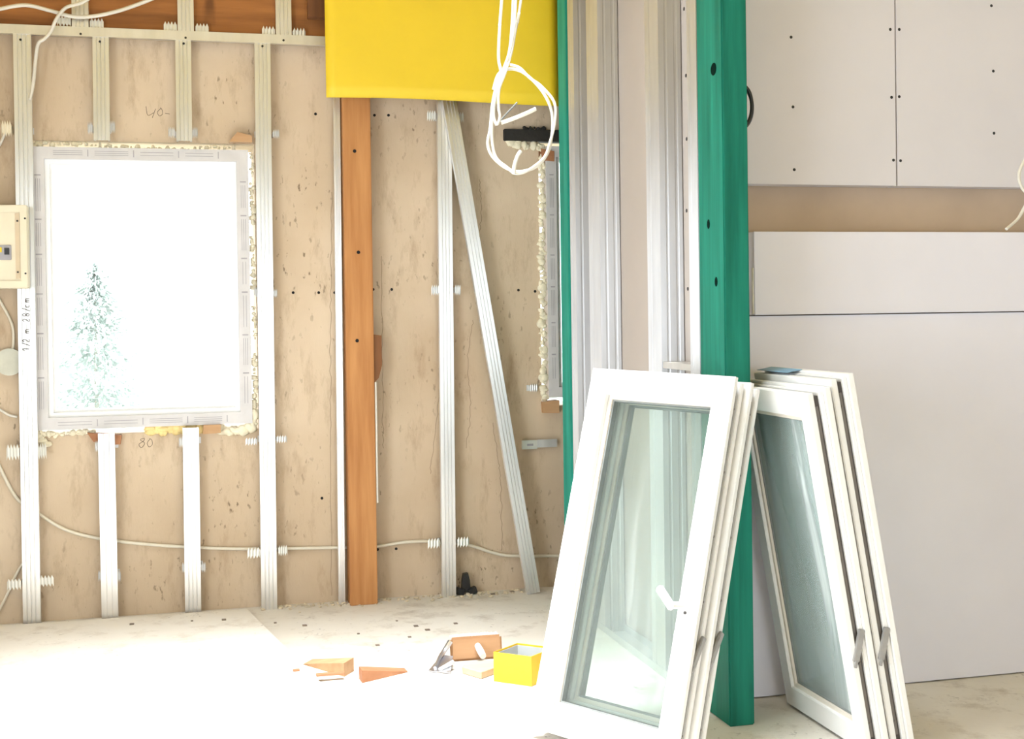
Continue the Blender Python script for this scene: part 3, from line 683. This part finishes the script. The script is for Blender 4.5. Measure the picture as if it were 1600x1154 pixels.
for x,y in [(1069,14),(1072,118),(1073,217),(1073,329),(1075,451),(898,44),(900,190),(905,341),(907,525)]:
    q = onX(x,y,PX2+.004)
    bm = B(); disc(bm, (PX2+.0025,q.y,q.z), .0065, (1,0,0), .003); obj('screw', bm, mScrew, pb)

# ---------------------------------------------------------------- window sashes
def ringL(bm, W_, H_, o, st, ra, y0, y1):
    ringXZ(bm, (o,W_-o,o,H_-o), (st,W_-st,ra,H_-ra), y0, y1)
def sash(name, mtx, W_, H_, label, flip=False, handle=False, gl=None):
    t = empty(name, (0,0,0), label, 'window sash'); t.matrix_world = mtx; T = .072
    f = (lambda a,b: (T-b,T-a)) if flip else (lambda a,b: (a,b))
    st, ra = .068, .080
    bm = B(); ringL(bm,W_,H_,0,st,ra,*f(0,.020)); ringL(bm,W_,H_,.008,st,ra,*f(.0201,.034)); ringL(bm,W_,H_,.008,st,ra,*f(.052,T))
    es = [e for e in bm.edges if e.calc_length() > .2]; bmesh.ops.bevel(bm, geom=es, offset=.0022, segments=2, affect='EDGES', clamp_overlap=True)
    fr_ = obj('frame', bm, mSash, t, local=True)
    bm = B(); ringL(bm,W_,H_,.020,st+.002,ra+.002,*f(.0341,.0519)); obj('hardware_groove', bm, mDark, t, local=True)
    bm = B(); ringXZ(bm,(st-.001,W_-st+.001,ra-.001,H_-ra+.001),(st+.012,W_-st-.012,ra+.012,H_-ra-.012),*f(.024,.030)); ringXZ(bm,(st-.001,W_-st+.001,ra-.001,H_-ra+.001),(st+.012,W_-st-.012,ra+.012,H_-ra-.012),*f(.054,.062))
    obj('glazing_bead', bm, mBead, t, local=True)
    bm = B(); ringXZ(bm,(st,W_-st,ra,H_-ra),(st+.017,W_-st-.017,ra+.017,H_-ra-.017),*f(.0305,.0535)); obj('gasket', bm, mGasket, t, local=True)
    bm = B(); y = f(.034,.050); box(bm, st+.004, W_-st-.004, y[0], y[1], ra+.004, H_-ra-.004); obj('glass_pane', bm, gl or mGlassT, t, local=True)
    y = f(.0395,.0485); ym = sum(y)/2
    bm = B(); box(bm, W_-.0205, W_-.0165, y[0], y[1], .05, H_-.05)
    for k in range(6):
        z = .09+k*(H_-.18)/5; disc(bm, (W_-.017,ym,z), .0042, (1,0,0), .003, 10)
    obj('lock_strip', bm, mLock, t, local=True)
    z = .325
    bm = B(); m2 = Matrix.Translation((W_-.008,ym,z)) @ Matrix.Rotation(math.radians(-22),4,'X'); boxm(bm, m2, -.003,.008,-.010,.010,-.045,.05,.002); boxm(bm, m2, .004,.010,-.004,.004,-.062,-.04,.001); obj('latch', bm, mLatch, t, local=True)
    if handle:
        hz = .452
        bm = B(); boxm(bm, Matrix.Translation((W_-.036,0,hz)), -.014,.014,-.008,0,-.034,.034,.004); h = obj('handle', bm, mPVC, t, local=True)
        bm = B(); tube(bm, [(W_-.036,-.006,hz),(W_-.038,-.045,hz-.004),(W_-.040,-.085,hz-.008)], .0105, n=10, k=4)
        m3 = Matrix.Translation((W_-.040,-.085,hz-.008)) @ Matrix.Rotation(math.radians(42),4,'Y'); boxm(bm, m3, -.066,.013,-.008,.008,-.012,.012,.005)
        lv = obj('lever', bm, mSash, h, local=True)
        bm = B(); disc(bm, (W_-.036,-.010,hz-.022), .005, (0,1,0), .004, 10); obj('screw', bm, mDark, h, local=True)
    return t
def axes(psi, th, rho):
    w = Vector((math.cos(psi),math.sin(psi),0)); n = Vector((math.sin(psi),-math.cos(psi),0))
    u = Vector((-n.x*math.sin(th),-n.y*math.sin(th),math.cos(th)))
    w2 = w*math.cos(rho)+u*math.sin(rho); u2 = u*math.cos(rho)-w*math.sin(rho); return w2,u2,u2.cross(w2)
w2,u2,b2 = axes(-.956,.273,-.031)
if b2.dot(Vector((math.sin(-.956),-math.cos(-.956),0))) > 0: b2 = -b2
SW = .528
def seat(TL, w, u, b, W_, T=.072):
    """height of the sash so that its lowest corner stands on the floor"""
    best = 9
    for k in (0,W_):
        for q in (0,T):
            c = TL+w*k+b*q; best = min(best, c.z/u.z)
    return best
TL = Vector((1.260,3.928,1.122))
H1 = seat(TL,w2,u2,b2,SW)
sash('window_sash', frame_of(TL-u2*H1,w2,b2,u2), SW, H1, 'front white window sash with lever handle, leaning on the green post', handle=True)
TL2 = TL+b2*.078+w2*.010
H2 = seat(TL2,w2,u2,b2,SW)
sash('window_sash', frame_of(TL2-u2*H2,w2,b2,u2), SW, H2, 'white window sash hidden right behind the front one with the lever handle')
# two sashes on the right of the post, leaning the other way
Wd, Yn = .53, 3.33
a = onY(1262,612,Yn); c = onY(1338,1064,Yn); th = math.atan2(c.x-a.x, a.z-c.z)
w3,u3,b3 = axes(-math.pi/2, -th, 0)
if b3.x < 0: b3 = -b3
O = Vector((c.x+(c.z)*math.tan(th), Yn+Wd, 0)); H3 = a.z/math.cos(th)
sash('window_sash', frame_of(O,w3,b3,u3), Wd, H3, 'left one of the two white sashes leaning right of the green post', flip=True, gl=mGlassD)
O2 = O+b3*.080; H4 = (1.100-O2.z)/math.cos(th); O2 = O2-u3*(O2.z/u3.z)
th2 = th
sash('window_sash', frame_of(O2,w3,b3,u3), Wd, 1.104/math.cos(th), 'right one of the two white sashes leaning right of the green post', flip=True, gl=mGlassD)
bm = B(); tpos = O2+u3*(1.104/math.cos(th))
boxm(bm, frame_of(tpos,w3,b3,u3), .02,.235,.008,.06,.0003,.0016); tag(obj('tape_strip', bm, mTape), 'blue tape strip on top of the right-hand sash behind the green post', 'tape')

# ---------------------------------------------------------------- things on the floor
def extr(pts, z0, z1, bm): # vertical prism from ground polygon
    a = [bm.verts.new((p.x,p.y,z0)) for p in pts]; b = [bm.verts.new((p.x,p.y,z1)) for p in pts]; n = len(pts)
    for i in range(n): bm.faces.new((a[i],a[(i+1)%n],b[(i+1)%n],b[i]))
    bm.faces.new(a[::-1]); bm.faces.new(b)
def wedge(tip, q, r, h, label, m):
    """tapering timber wedge: photo points of its tip, front and back bottom corner of the thick end, and the height of that end"""
    T_, Q, R_ = onZ(*tip), onZ(*q), onZ(*r); T2 = T_+(R_-Q)*.9; up_ = Vector((0,0,h)); e = Vector((0,0,.0015))
    bm = B(); v = [bm.verts.new(p) for p in (T_+e*.2,Q+e*.2,R_+e*.2,T2+e*.2,T_+e*2,Q+up_,R_+up_,T2+e*2)]
    for f in ((3,2,1,0),(4,5,6,7),(0,1,5,4),(1,2,6,5),(2,3,7,6),(3,0,4,7)): bm.faces.new([v[k] for k in f])
    return tag(obj('wood_wedge', bm, m), label, 'wedge')
wedge((474,1038), (538,1057), (553,1048), .050, 'pale wood wedge on the floor, its thick end facing right', mPine)
wedge((637,1050), (566,1067), (561,1060), .045, 'reddish wood wedge on the floor, its tip pointing right', mPineR)
bm = B(); p0 = onZ(494,1056,.018); box(bm, p0.x, p0.x+.10, p0.y-.012, p0.y+.012, .0185, .026, .001); tag(obj('wood_chip', bm, mPineR), 'thin reddish wood chip on the floor panel beside the pale wedge', 'wood chip')
bm = B(); p0 = onZ(463,1048,.018); box(bm, p0.x-.012, p0.x+.012, p0.y-.008, p0.y+.008, .0185, .025, .001); tag(obj('wood_chip', bm, mPineR), 'tiny brown wood chip near the slanted edge of the floor panel', 'wood chip')
# brush lying on its side: wooden face to the camera, bristles behind
A = onZ(705,1034); Bp = onZ(786,1028); ax = (Bp-A); Lb = ax.length; ax.normalize(); ay = Vector((0,0,1)).cross(ax).normalized()
lean = math.radians(12); az = Vector((0,0,1))*math.cos(lean)+ay*math.sin(lean); ayb = az.cross(ax)
if ayb.dot(ay) < 0: ayb = -ayb
mb = frame_of(A+Vector((0,0,.001))+ay*0,ax,ayb,az); hb = .088
t = empty('scrub_brush', A, 'wooden scrub brush with handle stub and white bristles, lying on the floor', 'brush')
bm = B(); boxm(bm, mb, 0,Lb,0,.022,0,hb,.008); obj('brush_block', bm, mPineR if 0 else wood('tan_brush_wood',(.40,.22,.11),(.52,.30,.16),(.30,.15,.06),sc=(1.2,8,8)), t)
bm = B()
for i in range(22):
    for j in range(5):
        x = .012+(Lb-.024)*i/21; z = .012+(hb-.012)*j/4; d = Vector((random.uniform(-.004,.004),.022,0))
        tube(bm, [mb@Vector((x,.021,z)), mb@Vector((x+random.uniform(-.002,.002),.058,z+.006+random.uniform(-.002,.002)))], .0032, n=5, k=0)
obj('bristles', bm, mBristle, t)
bm = B(); c0 = mb@Vector((Lb*.52,.0,hb*.60)); c1 = mb@Vector((Lb*.55,-.07,hb*.18)); tube(bm, [c0,c0.lerp(c1,.5),c1], .012, n=12, k=3, rfun=lambda q:.0115+.002*math.sin(q*3)); obj('handle_stub', bm, mSash, t)
# pine block in front of it
P = [onZ(722,1052),onZ(752,1061),onZ(782,1050),onZ(772,1042),onZ(728,1044)]; bm = B(); extr(P, .001, .026, bm); bmesh.ops.bevel(bm, geom=list(bm.edges), offset=.002, segments=1, affect='EDGES')
tag(obj('wood_block', bm, mPineL), 'pale pine offcut on the floor between brush and yellow box', 'wood block')
# small grey hand scraper
c0 = onZ(688,1048); t = empty('hand_scraper', c0, 'grey metal hand scraper lying on the floor left of the brush', 'scraper')
bm = B(); P = [onZ(669,1049),onZ(704,1053),onZ(708,1040),onZ(690,1036)]
f = [bm.verts.new(p+Vector((0,0,h))) for p,h in zip(P,(.002,.003,.035,.03))]; k = [bm.verts.new(v.co+Vector((0,-.002,.003))) for v in f]
bm.faces.new(f); bm.faces.new(k[::-1])
for i in range(4): bm.faces.new((f[i],f[(i+1)%4],k[(i+1)%4],k[i]))
obj('blade', bm, mSilver, t)
bm = B(); q0 = onZ(680,1048)+Vector((0,0,.012)); q1 = onZ(694,1036)+Vector((0,0,.045)); q2 = onZ(704,1033)+Vector((0,0,.075)); tube(bm, [q0,q0.lerp(q1,.6)+Vector((-.004,0,.0)),q1,q2], .009, n=8, k=4, rfun=lambda q:.006+.005*q); obj('shank', bm, mSilver, t)
bm = B(); q0 = onZ(686,1050)+Vector((0,0,.008)); q1 = onZ(709,1046)+Vector((0,0,.03)); tube(bm, [q0,q0.lerp(q1,.5),q1], .008, n=8, k=3); obj('ferrule', bm, mZincD, t)
# yellow box, open at the top
A = onZ(772,1064); Cc = onZ(845,1068)
f0 = onZ(773,1058); 
hbx = .105
# corners from the rim: back corner (808,1004), left corner (771,1017), right (842,1010)
L_ = onZ(771,1018,hbx); K_ = onZ(808,1004,hbx); R_ = onZ(866,1011,hbx)
fr2 = L_+(R_-K_)
t = empty('yellow_box', (L_+R_)/2-Vector((0,0,hbx)), 'small open yellow box on the floor left of the front sash', 'box')
def wallseg(bm, p, q, ins, z0, z1):
    c = (L_+K_+R_+fr2)/4
    pi = p+(c-p)*ins; qi = q+(c-q)*ins
    hexa(bm, [Vector((v.x,v.y,z0)) for v in (p,q,qi,pi)]+[Vector((v.x,v.y,z1)) for v in (p,q,qi,pi)])
bm = B()
C4 = [L_,K_,R_,fr2]
for i in range(4): wallseg(bm, C4[i], C4[(i+1)%4], .035, .001, hbx)
obj('side_panels', bm, mBoxY, t)
bm = B(); cc = (L_+K_+R_+fr2)/4; I4 = [p+(cc-p)*.036 for p in C4]
for i in range(4):
    p,q = I4[i],I4[(i+1)%4]; pi,qi = p+(cc-p)*.02,q+(cc-q)*.02
    hexa(bm, [Vector((v.x,v.y,.012)) for v in (p,q,qi,pi)]+[Vector((v.x,v.y,hbx-.006)) for v in (p,q,qi,pi)])
hexa(bm, [Vector((v.x,v.y,.002)) for v in I4]+[Vector((v.x,v.y,.012)) for v in I4]); obj('lining', bm, mBoxIn, t)
# black clamp by the wall
c0 = onZ(728,928); t = empty('black_clamp', c0, 'small black plastic clamp standing on the floor beside the upright stud', 'clamp')
sc_ = .00288
bm = B(); x,y = c0.x,c0.y
prism(bm, [(-.02,0),(.022,0),(.018,.055),(.010,.088),(-.012,.085),(-.018,.05)], frame_of(Vector((x,y-.01,.012)),Vector((1,0,0)),Vector((0,0,1)),Vector((0,1,0))), .025); obj('jaw', bm, mBlack, t)
for s in (-1,1):
    bm = B(); m2 = Matrix.Translation((x+s*.03,y-.01,.016)) @ Matrix.Rotation(s*math.radians(-18),4,'Y'); boxm(bm, m2, -.02,.02,-.012,.02,-.014,.016,.003); obj('foot', bm, mBlack, t)
# dirt flakes scattered on the floor
bm = B()
for x,y in [(650,978),(668,984),(712,974),(640,995),(430,973),(476,977),(350,968),(300,970),(206,975),(590,1008),(560,990),(620,970),(830,922),(770,928),(800,924)]:
    p = onZ(x,y,.0185 if x < 400 else 0); s = random.uniform(.002,.006)
    box(bm, p.x-s*1.6, p.x+s*1.6, p.y-s*2, p.y+s*2, p.z, p.z+.003)
tag(obj('debris', bm, mFlake), 'small dark flakes of debris scattered over the pale floor', 'debris', kind='stuff')
GR = {'metal stud': 'galvanised metal studs', 'hanger bracket': 'hanger brackets on the studs', 'window sash': 'white window sashes leaning on the green post',
      'plasterboard': 'plasterboard sheets', 'cable': 'loose electrical cables', 'timber post': 'timber posts', 'wedge': 'wood wedges', 'wood block': 'wood packing blocks',
      'wood chip': 'wood chips on the floor', 'timber beam': 'brown timber beams at the top', 'metal rail': 'galvanised rails'}
for o in COL.objects:
    if o.get('category') in GR: o['group'] = GR[o['category']]
bpy.context.view_layer.update()
